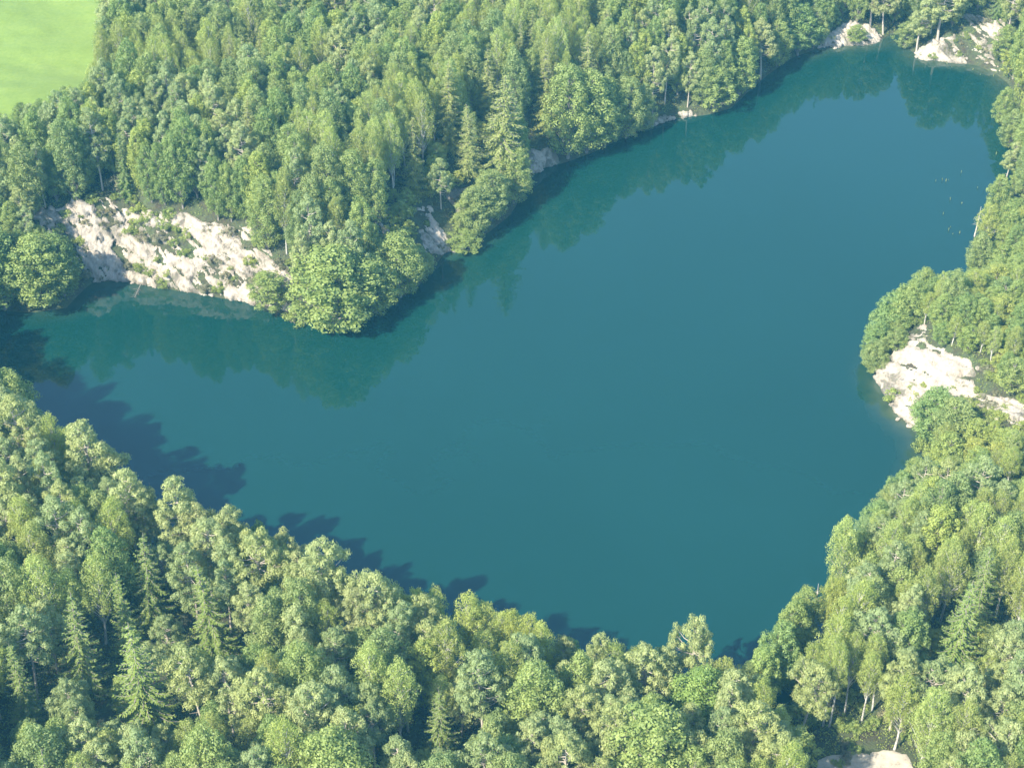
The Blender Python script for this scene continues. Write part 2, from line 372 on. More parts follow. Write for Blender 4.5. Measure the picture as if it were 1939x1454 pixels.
PROTO = {
 'pine_tree': [make_pine(0, 1.0, .5), make_pine(1, 1.1, .45), make_pine(2, .85, .4), make_pine(3, 1.2, .55), make_pine(4, .95, .48), make_pine(5, 1.0, .36)],
 'birch_tree': [make_round(10+i, 'birch', ncl=105, crad=(.42, .75), nl=62, ll=.115, lw=.065, low=.3, bark='birchbark', squash=1.35, axis=(0, 0, 1), slim=s) for i, s in enumerate((.85, 1.0, .92, 1.05, .8))],
 'high_birch': [make_round(80+i, 'birch', ncl=80, crad=(.42, .75), nl=60, ll=.115, lw=.065, low=.42, bark='birchbark', squash=1.3, axis=(0, 0, 1), slim=.8) for i in range(2)],
 'broadleaf_tree': [make_round(20+i, 'broad', low=l) for i, l in enumerate((.25, .3, .2, .28, .15))],
 'oak_tree': [make_round(30+i, 'oak', ncl=95, crad=(.55, .95), nl=88, ll=.14, lw=.09, low=l, squash=.95) for i, l in enumerate((.25, .3, .18))],
 'edge_broad': [make_round(60+i, 'broad', low=l, ncl=135) for i, l in enumerate((.03, .06))],
 'edge_oak': [make_round(70+i, 'oak', ncl=115, crad=(.55, .95), nl=85, ll=.14, lw=.09, low=l, squash=.95) for i, l in enumerate((.02, .05, .04))],
 'spruce_tree': [make_conifer(0), make_conifer(1, rad=3.0, per=10), make_conifer(2, rad=2.2, tiers=23)],
 'larch_tree': [make_conifer(5, 'larch', rad=2.9, tiers=28, per=9, droop=.1, loose=.22, bark='greybark', lw=.07), make_conifer(6, 'larch', rad=2.5, tiers=26, droop=.16, loose=.25)],
 'young_tree': [make_round(40+i, 'oak', ncl=60, crad=(.55, .9), nl=64, ll=.17, lw=.11, low=.06, squash=.9, leaf=lf, axis=ax) for i, (lf, ax) in enumerate((('oak', None), ('birch', (0, 0, 1)), ('broad', None), ('bush', (0, 0, 1))))],
 'bush': [make_bush(0), make_bush(1), make_bush(2, 'dry'), make_bush(3, 'broad')],
 'dead_tree': [make_dead(0), make_dead(1)],
}
NOMH = {'bush': 1.8, 'dead_tree': 12.0}; NOMR = {'bush': 1.3, 'dead_tree': 1.5}
CBASE = {'pine_tree': .45, 'birch_tree': .3, 'broadleaf_tree': .25, 'oak_tree': .25, 'spruce_tree': .1, 'larch_tree': .1, 'young_tree': .05, 'bush': .0, 'dead_tree': .3}

# ------------------------------------------------------------------ ground
FIELD_W = [unproj(a, b, 14) for a, b in ((-900, 215), (60, 222), (140, 214), (186, 185), (200, 120), (212, -20), (230, -420), (-1500, -420))]
FIELD_W = [(float(a), float(b)) for a, b in FIELD_W]
SAND_P = [(1552,1412),(1580,1402),(1640,1400),(1700,1399),(1722,1408),(1765,1520),(1525,1520)]
SAND_W = [(float(a), float(b)) for a, b in (unproj(p, q, 6.5) for p, q in SAND_P)]
ny, nx = GX.shape
Vv = np.stack([GX, GY, GZ], -1).reshape(-1, 3)
ii = np.arange(nx*ny).reshape(ny, nx)
Q = np.stack([ii[:-1, :-1], ii[:-1, 1:], ii[1:, 1:], ii[1:, :-1]], -1).reshape(-1, 4)
cx, cy = Vv[Q, 0].mean(1), Vv[Q, 1].mean(1)
isf = inpoly(cx+1.2*fbm(cx/4, cy/4, 3, 21), cy+1.2*fbm(cx/4, cy/4, 3, 22), FIELD_W) & (cy > 150)
iss = inpoly(cx+1.0*fbm(cx/2, cy/2, 3, 23), cy+1.0*fbm(cx/2, cy/2, 3, 24), SAND_W)
def sub(name, sel, m, **kw):
    q = Q[sel]; u, inv = np.unique(q, return_inverse=True)
    return add(name, mesh_from(name, Vv[u], inv.reshape(-1, 4), 4, m, True), kind='structure', **kw)
sub('forest_floor', ~isf, M['ground']); sub('field', isf, M['field'])

# rock faces: fine meshes lying on the banks
def worley(x, y, k):
    """blocky facets: each cell of rock is its own tilted plane"""
    ix, iy = np.floor(x).astype(int), np.floor(y).astype(int); b1 = np.full(x.shape, 9.); b2 = b1.copy(); val = np.zeros(x.shape)
    for a in (-1, 0, 1):
        for b in (-1, 0, 1):
            jx, jy = ix+a, iy+b; px = jx+hsh(jx, jy, k); py = jy+hsh(jx, jy, k+1)
            d = np.hypot(x-px, y-py); v = (hsh(jx, jy, k+2)-.5)+(x-px)*(hsh(jx, jy, k+3)-.5)*1.4+(y-py)*(hsh(jx, jy, k+4)-.5)*1.4
            nb = d < b1; b2 = np.where(nb, b1, np.minimum(b2, d)); val = np.where(nb, v, val); b1 = np.where(nb, d, b1)
    return val, b2-b1
ROCKS = [
 ([(60,405),(110,392),(160,375),(215,368),(250,400),(300,398),(350,405),(395,420),(430,425),(478,428),(500,470),(540,495),(560,540),(556,590),(520,592),(465,574),(400,563),(345,553),(300,547),(230,533),(172,538),(140,500),(100,455)], .0, 1.0),
 ([(1728,622),(1755,614),(1760,650),(1800,662),(1838,680),(1848,712),(1850,745),(1900,752),(1960,765),(1960,812),(1900,800),(1850,790),(1790,790),(1752,790),(1740,815),(1712,802),(1688,777),(1674,745),(1655,715),(1668,685),(1712,660)], .0, .8),
 ([(1552,90),(1565,62),(1600,42),(1640,44),(1665,62),(1670,82),(1655,87),(1600,92)], -.02, .6),
 ([(1722,98),(1780,70),(1830,60),(1815,30),(1850,28),(1880,40),(1915,28),(1895,70),(1880,100),(1892,135),(1880,142),(1850,127),(1800,120),(1745,116)], .05, .7),
 ([(780,392),(815,390),(842,425),(848,452),(858,480),(802,482),(792,445)], -.02, .8),
 ([(840,362),(905,350),(938,342),(935,388),(900,404),(868,402)], .08, .8),
 ([(710,394),(742,396),(752,440),(738,458),(718,434)], .0, .8),
 ([(1000,285),(1050,280),(1055,312),(1030,320),(1000,338),(985,330)], .06, .8),
 ([(1680,1040),(1700,1035),(1700,1065),(1685,1075)], .0, .5),
 ([(1228,228),(1310,205),(1320,222),(1235,240)], .05, .4),
 ([(1868,735),(1939,745),(1960,820),(1900,805)], .0, .6),
]
NRM_E = .6
for ri, (poly, soil_crack_shade, amp) in enumerate(ROCKS[:-1]):
    pts = np.array([march(a, b) for a, b in poly]); x0, y0 = pts.min(0)-2; x1, y1 = pts.max(0)+2
    st = .22; xx, yy = np.meshgrid(np.arange(x0, x1, st), np.arange(y0, y1, st)); zz = ground_of(xx, yy)[0]
    gx = (g(xx+NRM_E, yy)-g(xx-NRM_E, yy))/(2*NRM_E); gy = (g(xx, yy+NRM_E)-g(xx, yy-NRM_E))/(2*NRM_E)
    nn = unit(np.stack([-gx, -gy, np.ones_like(gx)], -1))
    a, b = proj(xx, yy, zz); sdp = segdist(a, b, poly); sdp = np.where(inpoly(a, b, poly), sdp, -sdp)
    sdp = sdp+(8*fbm(xx/1.7, yy/1.7, 2, 40)+6*fbm(xx/.55, yy/.55, 3, 41))*np.exp(-np.maximum(sdp, 0)/12)
    edge = np.clip(sdp/5+.5, 0, 1)
    u, v = xx*.8+yy*.25, zz*.55+yy*.5
    us = u+.55*v; w1, e1 = worley(us/2.2, v/3.4, 50+ri); w2, e2 = worley(us/.8+9, v/1.5, 70+ri); w3, e3 = worley(us/.38+5, v/.6, 90+ri)
    dsp = amp*(.8*w1+.6*w2+.4*w3+.8*fbm(us/2.5, v/6, 4, 60)-.30*np.clip(.10-e1, 0, .10)/.10)
    lift = -.7+edge*1.0+edge*dsp
    P = np.stack([xx, yy, zz], -1)+nn*lift[..., None]
    keep = sdp > -8; idx = np.arange(xx.size).reshape(xx.shape)
    q = np.stack([idx[:-1, :-1], idx[:-1, 1:], idx[1:, 1:], idx[1:, :-1]], -1).reshape(-1, 4)
    q = q[keep.ravel()[q].all(1)]
    if len(q) == 0: continue
    uq, inv = np.unique(q, return_inverse=True)
    sv = (soil_crack_shade+.09*(1-edge)+.05*fbm(xx/5, yy/5, 3, 61)+.10*(e1 < .07)+.05*(e2 < .06)).ravel()[uq]  # soil cover, plus cracks between rock cells painted darker as shade
    o = add('cliff', mesh_from('cliff', P.reshape(-1, 3)[uq], inv.reshape(-1, 4), 4, M['rock'], False, {"soil_crack_shade": ('POINT', sv)}), kind='structure')

def sand_patch():
    P = np.array(SAND_W); x0, y0 = P.min(0)-2; x1, y1 = P.max(0)+2; xx, yy = np.meshgrid(np.arange(x0, x1, .25), np.arange(y0, y1, .25))
    zz = ground_of(xx, yy)[0]; d = segdist(xx, yy, SAND_W); d = np.where(inpoly(xx, yy, SAND_W), d, -d)+.55*fbm(xx/1.2, yy/1.2, 4, 88)
    z = zz+np.clip(d*.3, -.3, .05)+.03*fbm(xx, yy, 3, 89); idx = np.arange(xx.size).reshape(xx.shape)
    q = np.stack([idx[:-1, :-1], idx[:-1, 1:], idx[1:, 1:], idx[1:, :-1]], -1).reshape(-1, 4); q = q[(d > -1).ravel()[q].all(1)]
    uq, inv = np.unique(q, return_inverse=True)
    add('sand_clearing', mesh_from('sand_clearing', np.stack([xx, yy, z], -1).reshape(-1, 3)[uq], inv.reshape(-1, 4), 4, M['sand'], True), kind='structure')
sand_patch()
# ------------------------------------------------------------------ water
wx, wy = np.meshgrid(np.arange(-170, 120, 1.5), np.arange(95, 470, 1.5)); wd = interp(GD, wx, wy)
apx, apy = proj(wx, wy, 0*wx)
def near_px(x, y, r): return np.exp(-((apx-x)**2+((apy-y)*1.3)**2)/r**2)
sh = np.clip(1+(wd+.2)/4.5, 0, 1)**1.5*np.clip(near_px(1690, 800, 130)*1.3+near_px(1830, 120, 150)*1.2+near_px(1590, 100, 110)+near_px(230, 560, 220)*.5+near_px(900, 470, 60)*.7, 0, 1)
ki = wd < 3; idx = np.arange(wx.size).reshape(wx.shape)
q = np.stack([idx[:-1, :-1], idx[:-1, 1:], idx[1:, 1:], idx[1:, :-1]], -1).reshape(-1, 4); q = q[ki.ravel()[q].all(1)]
uq, inv = np.unique(q, return_inverse=True)
add('water', mesh_from('water', np.stack([wx, wy, 0*wx], -1).reshape(-1, 3)[uq], inv.reshape(-1, 4), 4, M['water'], True, {"shallow": ('POINT', sh.ravel()[uq])}), kind='structure')

# ------------------------------------------------------------------ what must stay open in view
OPEN_WATER = [(-40,600),(0,592),(45,592),(125,587),(135,540),(172,540),(230,533),(300,548),(400,564),(465,575),(540,603),(560,620),(600,637),(690,628),(712,604),(760,575),(808,540),(812,510),(845,480),(905,472),
 (905,450),(945,428),(990,395),(1000,345),(1030,322),(1080,315),(1150,288),(1205,268),(1235,243),(1320,220),(1380,218),(1400,190),(1432,160),(1480,122),(1555,93),(1655,88),(1690,70),(1702,80),
 (1725,105),(1750,120),(1850,128),(1885,142),(1912,160),(1918,240),(1900,290),(1898,330),(1885,375),(1868,400),(1855,450),(1848,498),(1812,508),(1790,512),(1760,505),(1735,528),(1700,545),(1680,570),(1660,605),
 (1657,660),(1636,658),(1636,685),(1655,700),(1662,735),(1690,775),(1725,808),(1742,850),(1735,872),(1700,905),(1672,945),(1640,985),(1622,975),(1600,985),(1595,1060),(1590,1080),(1550,1100),(1510,1135),(1475,1190),(1470,1215),(1425,1245),
 (1350,1240),(1340,1205),(1300,1193),(1275,1217),(1230,1222),(1190,1217),(1165,1212),(1140,1220),(1125,1195),(1080,1205),(1030,1180),(975,1150),(935,1155),(885,1128),(855,1135),(825,1112),(790,1107),(755,1112),(712,1070),(680,1090),
 (655,1110),(640,1070),(605,1032),(560,1040),(520,1005),(490,990),(430,968),(380,960),(340,905),(290,910),(262,915),(235,880),(200,835),(160,796),(110,812),(85,785),(45,740),(15,700),(0,697),(-40,690)]
FIELD_P = [(-300,-300),(176,-300),(176,40),(165,140),(140,152),(100,172),(70,190),(40,185),(0,192),(-300,195)]
OPEN = [OPEN_WATER, FIELD_P, SAND_P]+[r[0] for r in ROCKS]
ANG = np.linspace(0, 2*math.pi, 16, endpoint=False)
def outline(x, y, gz, h, r, cb, sh_=.93):
    x = np.atleast_1d(x)[:, None]; y = np.atleast_1d(y)[:, None]; gz = np.atleast_1d(gz)[:, None]; h = np.atleast_1d(h)[:, None]; r = np.atleast_1d(r)[:, None]; cb = np.atleast_1d(cb)[:, None]
    a = h*(1-cb)/2*sh_; zc = gz+h*(1+cb)/2
    return proj(x+r*sh_*np.cos(ANG), y+0*ANG, zc+a*np.sin(ANG))
def blocked(x, y, h, r, cb, polys):
    a, b = outline(x, y, g(x, y), h, r, cb); bad = np.zeros(a.shape, bool)
    for P in polys: bad |= inpoly(a, b, P)
    return bad.any(1)

# ------------------------------------------------------------------ trees
TREES = []   # kind, x, y, h, r, rot, variant, tint, label or None
def tree(kind, x, y, h, r, label=None, var=None, tint=None, lean=None, foot=False):
    TREES.append(dict(foot=foot, edge=float(interp(GD, x, y)) < 17, kind=kind, x=x, y=y, h=h, r=r, label=label, var=var, tint=tint, lean=lean, rot=random.random()*6.28))
def top(px, py, kind, h, r, label=None, **k):
    x, y = march(px, py+3, h*.98); tree(kind, x, y, h, r, label, **k)
def base(px, py, kind, h, r, label=None, **k):
    x, y = march(px, py, 0.); tree(kind, x, y, h, r, label, foot=True, **k)
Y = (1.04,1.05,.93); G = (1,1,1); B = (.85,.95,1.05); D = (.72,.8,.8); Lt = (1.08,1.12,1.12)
# the row along the near shore, from the left
P_, Bi, Br, Oa, Sp, La, Yo = 'pine_tree', 'birch_tree', 'broadleaf_tree', 'oak_tree', 'spruce_tree', 'larch_tree', 'young_tree'
NEAR = [(8,698,Oa,17,4,'big bright broadleaf tree cut by the left picture edge above the near forest',Y),(38,735,Oa,14,3,'yellow green broadleaf beside the big bright tree at the left picture edge',Y),
 (85,785,Bi,14,2.3,'slim pale birch at the water just left of the wide olive pine',Lt),(118,812,Bi,13,2.4,'second pale birch at the water touching the wide olive pine',Lt),(158,796,P_,18,4.2,'widest olive pine on the near shore with a brown patch in its top',Lt),(205,840,P_,16,3.4,'olive pine leaning into the right side of the widest near shore pine',Lt),
 (232,885,P_,16,3.1,'pine with a side branch reaching over the shaded water',Lt),(262,918,P_,13,2.6,'short pine between the branching pine and the small pointed spruce',G),(288,908,Sp,12,2.6,'small pointed spruce standing alone at the shaded shoreline',G),(335,906,P_,17,3.6,'dome topped pine right of the small pointed shoreline spruce',Lt),
 (368,938,P_,15,3.0,'pine on the right shoulder of the dome topped shoreline pine',G),(420,966,P_,15,3.0,'rounded pine at the middle of the shaded near shore',Lt),(440,990,P_,14,2.8,'low pine below the rounded pine of the shaded near shore',G),(490,988,Br,14,2.3,'dark narrow tree sticking up from the shaded near shore',D),
 (520,1008,P_,15,2.8,'pine just right of the dark narrow shore tree',G),(552,1042,P_,14,2.8,'pine in the dip before the tall light pine',G),(603,1033,P_,18,3.8,'tall light pine with open round top jutting over the shaded water',Lt),(632,1075,P_,14,2.6,'pine tucked under the right flank of the tall light pine',Lt),
 (708,1070,P_,17,3.2,'rounded light pine casting the last dark spot on the water',Lt),(672,1112,P_,14,2.7,'low pine in the notch between two tall light pines',G),(742,1104,Bi,14,2.2,'birch right behind the rounded light pine',Y),(765,1125,Bi,13,2.3,'bright birch left of the twin topped birch',Y),
 (790,1106,Bi,15,2.5,'tallest bright birch of the clump left of the slim birch',Y),(827,1112,Bi,14,1.7,'slim upright birch between two broad birches',Lt),(852,1136,Sp,12,1.5,'thin dark spruce tip beside the slim birch',G),(885,1127,Bi,16,3.0,'broad pale birch right of the thin spruce tip',Lt),
 (915,1142,Bi,14,2.6,'birch on the right shoulder of the broad pale birch',G),(943,1155,Bi,14,2.3,'birch in the middle of the pale birch row',Lt),(970,1150,Bi,15,2.2,'pointed birch in the pale birch row',Y),(1000,1160,Bi,15,2.5,'round headed birch in the pale birch row',Y),
 (1030,1180,Bi,15,2.6,'last birch of the pale row with two white stems',Lt),(1062,1202,P_,12,2.3,'olive pine filling the row after the last pale birch',G),(1082,1206,Oa,9,1.6,'small bright green tree in front of the near water edge',(.98,1.12,.75)),(1122,1194,P_,15,2.2,'narrow rounded pine standing above the near shore row',Lt),
 (1165,1212,Bi,14,2.1,'grey green birch with two white stems by the near shore',B),(1195,1228,Bi,12,2.2,'low birch behind the broad grey green pine',G),(1222,1220,P_,16,3.6,'broad grey green pine left of the leaning pine',Lt),(1262,1226,P_,14,2.6,'pine between the broad grey green pine and the leaning pine',Lt),
 (1340,1252,P_,10,2.2,'low pine in the gap right of the leaning pine',G),(1378,1240,Bi,13,2.0,'dark headed birch right of the leaning pine',G),(1412,1252,Oa,10,2.0,'small round tree in the inner corner of the near shore',G),(1450,1222,Br,12,2.6,'smooth broadleaf at the start of the right bank',Lt),
 (1485,1175,Br,12,3.0,'round broadleaf leaning over the right bank water',B),(1508,1140,Br,11,2.6,'dark green broadleaf above the round one on the right bank',G),(1532,1112,Oa,10,2.4,'yellow green tree beside the grey snag',Y),(1572,1093,Bi,11,2.2,'light birch right of the grey snag',Y),
 (1598,1090,Bi,11,2.2,'light birch under the tall pale poplar',Y),(1650,975,Oa,8,2.4,'dark round tree at the water just right of the tall pale poplar',B),(1668,945,Br,8,2.4,'round tree on the right bank shoulder above the poplar',B),(1690,915,Oa,7,2.4,'leafy tree on the right bank below the muddy shallows',G),
 (1712,893,Br,7,2.3,'dark leafy tree at the muddy shallows of the right bank',B),(1738,868,Oa,7,2.2,'bright tree at the water end of the muddy shallows',Y)]
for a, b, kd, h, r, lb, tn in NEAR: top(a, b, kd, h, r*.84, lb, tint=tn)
top(1612, 978, Bi, 16, 2.3, 'tall pale poplar standing out alone over the water at the right bank', tint=(1.1, 1.17, 1.35), var=4)
top(1545, 1100, 'dead_tree', 11, 1.3, 'grey leafless snag rising above the right bank trees', var=0)
top(1308, 1192, P_, 16, 2.2, 'crooked pine leaning to the right over the near water', tint=Lt, var=3, lean=(.10, .16))
# the headland on the right
for a, b, kd, h, r, lb, tn in [(1760,506,Oa,9,2.4,'pointed bright tree at the top of the right headland',Y),(1790,514,Bi,8,1.2,'slim birch rising behind the headland top',Lt),(1818,510,Oa,9,2.0,'rounded tree behind the headland top',G),(1735,530,Oa,9,2.6,'bright tree just left of the headland top tree',Y),
 (1705,546,Br,9,2.8,'dark green round tree on the headland shoulder',B),(1682,575,Br,8,2.6,'dark round tree at the outer curve of the headland',B),(1668,610,Br,7.5,2.2,'tree at the far left edge of the headland',B),(1665,645,Oa,6,1.9,'small tree above the pale rock face on the headland edge',G),
 (1850,508,Bi,7,1.7,'light tree where the headland meets the right bank',Y),(1866,440,Oa,9,2.2,'tree on the right bank beside the dead conifer',G),(1880,385,Bi,9,2.2,'birch on the right bank above the dead conifer',Y),(1900,330,Oa,9,2.0,'tree bulging over the water on the right bank',Y),
 (1920,262,P_,9,1.8,'feathery pine reaching out from the right picture edge',Lt),(1912,165,Oa,8,2.0,'leafy tree in the upper right corner of the lake',Y),(1925,205,Oa,8,2.2,'tree below the upper right corner tree of the lake',G)]:
    top(a, b, kd, h, r, lb, tint=tn)
# trees standing at the far waterline, placed by their foot
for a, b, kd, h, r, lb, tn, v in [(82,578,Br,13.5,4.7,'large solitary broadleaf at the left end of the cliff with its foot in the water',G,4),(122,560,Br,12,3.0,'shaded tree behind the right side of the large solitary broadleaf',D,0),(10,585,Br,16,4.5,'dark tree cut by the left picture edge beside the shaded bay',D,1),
 (632,618,Br,15.5,6.3,'widest round tree overhanging the far shore at the cliff end',G,2),(515,590,Yo,7.5,3.2,'bright low tree between the pale cliff and the widest round tree',Y,0),(560,612,'bush',3,2.4,'small bush trailing into the water left of the widest round tree',G,0),(712,592,Br,11,3.6,'tree partly shaded by the widest round tree',G,4),(758,562,Oa,12.5,3.7,'bright tree with spreading lower limbs over the far water',Y,2),(795,532,Oa,7,2.2,'tree on the right flank of the bright spreading tree',G,1),
 (880,472,Yo,4,2.9,'bright sprawling shrub reaching into the lake under the far bank',Y,0),(900,440,Oa,9,3.2,'leafy tree on the bank above the sprawling shrub',G,0),(930,415,Oa,10,3.2,'round tree beside the far bank shadow',G,1),(972,385,Oa,11,2.8,'light tree hanging over the dark cove',Y,2),
 (948,345,La,21,6.2,'giant feathery larch above the dark cove on the far shore',Lt,0),(885,330,La,14,3.4,'thin larch with brown twigs left of the giant larch',Lt,1),(1075,300,Oa,19,4.0,'tall light green tree right of the dark cove',Y,2),(1110,290,Oa,17,4.4,'tall broad tree with foliage down to the water beyond the cove',Y,0),(1145,275,Br,14,3.4,'tree on the right flank of the tall broad shore tree',G,4),
 (1185,262,Oa,13,3.0,'bushy tree hanging over the far shore in the middle',G,2),(1215,248,Oa,10,2.4,'low tree left of the small rocky ledge',G,0),(1352,212,Yo,10,3.6,'light green tree right of the small rocky ledge with branches on the water',Y,0),(1330,200,Oa,12,2.6,'tree behind the light green ledge tree',G,1),(1400,180,Br,12,3.2,'tree above the shaded shore right of the light green ledge tree',G,0),
 (1440,150,P_,13,3.0,'pine leaning out at the shaded far shore',G,2),(1470,125,Oa,10,2.6,'yellow green tree at the shaded far shore',Y,0),(1510,105,Br,11,3.2,'dark tree left of the upper rock outcrop',B,3),(1540,92,Oa,9,2.2,'low tree touching the upper rock outcrop',G,1),
 (1620,82,Yo,4,2.0,'round green shrub growing on the upper rock outcrop',G,2),(1712,92,Yo,6,2.2,'bushy tree at the right side of the dark inlet',G,0),(1735,100,P_,12,2.8,'pine over the right side of the dark inlet',Lt,5),(1775,78,P_,15,4.0,'wide feathery pine right of the dark inlet',Lt,5),(1672,66,P_,13,3.2,'pine over the left side of the dark inlet',G,1),
 (1648,48,P_,14,3.0,'pine above the upper rock outcrop',G,4),(1900,120,Yo,8,2.8,'bright tree at the right end of the upper rocky shore',Y,0),(1918,150,Yo,7,2.4,'bright shrubby tree in the upper right corner of the lake shore',Y,1),
 (1644,682,Yo,3.4,1.3,'tiny tree clinging to the rock at the headland waterline',G,0),(1690,762,'bush',2.6,1.8,'bush at the waterline under the headland rock',Y,0),(1768,830,Br,9,3.4,'dark round tree right below the headland rock',B,4),(1800,850,Oa,9,3.0,'leafy tree in front of the headland rock',G,0),(1745,856,'bush',3,1.8,'bush at the muddy shallows below the headland rock',G,1)]:
    base(a, b, kd, h, r, lb, tint=tn, var=v)
# spruces and special trees inside the woods
for a, b, kd, h, r, lb, tn, v in [(250,1165,Sp,20,5.6,'largest spruce with drooping layered branches in the lower left woods',Y,1),(385,1068,Sp,16,4.6,'star shaped spruce right above the largest spruce',Y,0),(125,1128,Sp,16,4.6,'spreading spruce left of the largest spruce',G,0),(222,1085,Sp,15,3.6,'yellowish spruce between the star shaped and the spreading spruce',Y,2),
 (262,1012,Sp,15,4.0,'spruce just behind the yellowish one in the lower left woods',G,1),(22,1215,Sp,15,3.6,'narrow spruce at the left picture edge in the lower woods',G,2),(830,1300,Sp,12,3.2,'small green spruce among the pines below the birch row',G,1),(1840,1095,Sp,16,4.6,'pale spruce with long branches on the right slope',Lt,0),(1875,1035,Sp,15,4.2,'dark gapped spruce above the pale spruce on the right slope',G,1),
 (1118,60,La,17,4.2,'yellowish pointed larch in the upper middle woods',Lt,1),(850,120,La,17,3.6,'bright larch left of the giant larch top',Y,0),(930,90,La,15,3.6,'bright larch above the giant larch',Y,1),(1035,95,La,16,3.6,'bright larch right of the giant larch top',Y,0),(780,225,La,15,3.2,'narrow light larch in the far woods above the bare rock patch',Y,1),
 (1235,1350,Oa,17,4.4,'large yellow green tree at the lower middle picture edge',Y,2),(620,1390,Oa,15,4.0,'yellow green tree at the lower picture edge left of the middle',Y,0),(1330,1270,Oa,14,3.6,'saturated green tree under the crooked leaning pine',(.95,1.08,.8),1),(1010,1255,Oa,15,3.6,'yellow green tree below the two white stemmed birch',Y,1)]:
    top(a, b, kd, h, r, lb, tint=tn, var=v)

for a, b, lb in [(1520,1352,'birch with a bare white stem left of the sandy clearing'),(1558,1376,'birch with a thin white stem at the upper left of the sandy clearing'),(1570,1376,'taller white stemmed birch of the close pair above the sandy clearing'),
                 (1632,1364,'birch with a slanting white stem above the sandy clearing'),(1652,1345,'birch with a forked white stem above the sandy clearing'),(1600,1350,'slim birch between the white stemmed pairs above the sandy clearing')]:
    base(a, b, Bi, 13+a % 4, 1.7, lb, tint=(.95, 1, 1), var=99, lean=(.05*math.sin(a), .09*math.cos(a*1.7)))
base(465, 1428, P_, 12, 2.4, 'pine on a pale forked stem showing at the lower left woods', tint=Lt, var=3)
# trees kept free of younger growth in front of them
KEEP = []
for t in TREES:
    if t['kind'] in (Sp, La) or t['label'].startswith(('tall pale poplar', 'crooked', 'widest', 'large yellow', 'yellow green tree', 'giant', 'grey leafless')):
        z0 = float(g(t['x'], t['y'])); f0 = .12 if t['kind'] in (Sp, La) else .45
        tri = [(-.95, f0), (.95, f0), (.5, .65), (.1, 1.), (-.1, 1.), (-.5, .65)] if t['kind'] in (Sp, La) else [(-.8, f0), (.8, f0), (.8, .8), (.3, 1.), (-.3, 1.), (-.8, .8)]
        KEEP.append((t['y'], [tuple(map(float, proj(t['x']+q*t['r'], t['y'], z0+w_*t['h']))) for q, w_ in tri]))
kb = march(1590, 1376)[1]; KEEP.append((kb, [(1510, 1330), (1660, 1330), (1660, 1380), (1510, 1380)]))
kb = march(465, 1428)[1]; KEEP.append((kb, [(450, 1385), (480, 1385), (480, 1425), (450, 1425)]))
def hides(x, y, h, r, cb):
    P = [p for (yy, p) in KEEP if y < yy+.5]
    return bool(P) and bool(blocked(x, y, h, r, cb, P)[0])
NOPEN = len(OPEN)
# fill the rest of the woods
placed_grid = {}
def cell(x, y): return int(x//6), int(y//6)
def reg(t): placed_grid.setdefault(cell(t['x'], t['y']), []).append((t['x'], t['y'], t['r']))
for t in TREES: reg(t)
def clear_of(x, y, r, k):
    cx_, cy_ = cell(x, y)
    for a in range(-2, 3):
        for b in range(-2, 3):
            for (qx, qy, qr) in placed_grid.get((cx_+a, cy_+b), ()):
                if (qx-x)**2+(qy-y)**2 < (k*(qr+r))**2: return False
    return True
NC = 60000
cxs = rng.uniform(-150, 150, NC); cys = rng.uniform(108, 432, NC); cd_ = interp(GD, cxs, cys); cg = g(cxs, cys)
ap, bp = proj(cxs, cys, cg+10)
ok = (cd_ > .8) & (ap > -210-(bp > 350)*60) & (ap < W0+60) & (bp > -90) & (bp < H0+70)
ok &= ~inpoly(cxs, cys, FIELD_W) & ~inpoly(cxs, cys, SAND_W)
def zone(px, py, x, y, n, u):
    """which kinds grow here"""
    if py > 1020 and px < 1330 or (px < 420 and py > 760):
        if u < .66: return P_
        if u < .80: return Bi if n > -.1 else P_
        return Oa if u < .92 else Br
    if px > 1330 and py > 860:
        if n > .05: return Bi if u < .5 else (Oa if u < .8 else P_)
        return P_ if u < .5 else (Bi if u < .78 else (Oa if u < .9 else Br))
    if px > 1600 and py > 250: return Oa if u < .35 else (Bi if u < .7 else Br)
    if px > 1500: return P_ if u < .42 else (Br if u < .7 else (Oa if u < .9 else Bi))
    if n > .12: return Bi if u < .6 else (Oa if u < .85 else La)
    if n < -.15: return P_ if u < .5 else (Br if u < .9 else Sp)
    return Br if u < .38 else (Oa if u < .68 else (P_ if u < .88 else (Bi if u < .95 else La)))
order = np.nonzero(ok)[0]
nz = fbm(cxs/26, cys/26, 2, 33); nt_ = fbm(cxs/14, cys/14, 2, 44)
SIZE = {P_: (12, 16.5, 1.9, 3.0), Bi: (12, 16.5, 1.7, 2.6), Br: (10.5, 16, 1.9, 3.1), Oa: (10.5, 16, 1.9, 3.1), Sp: (12, 16, 2.8, 3.6), La: (13, 16, 2.6, 3.4), Yo: (4.5, 8, 1.6, 2.4)}
rr_ = random.Random(8)
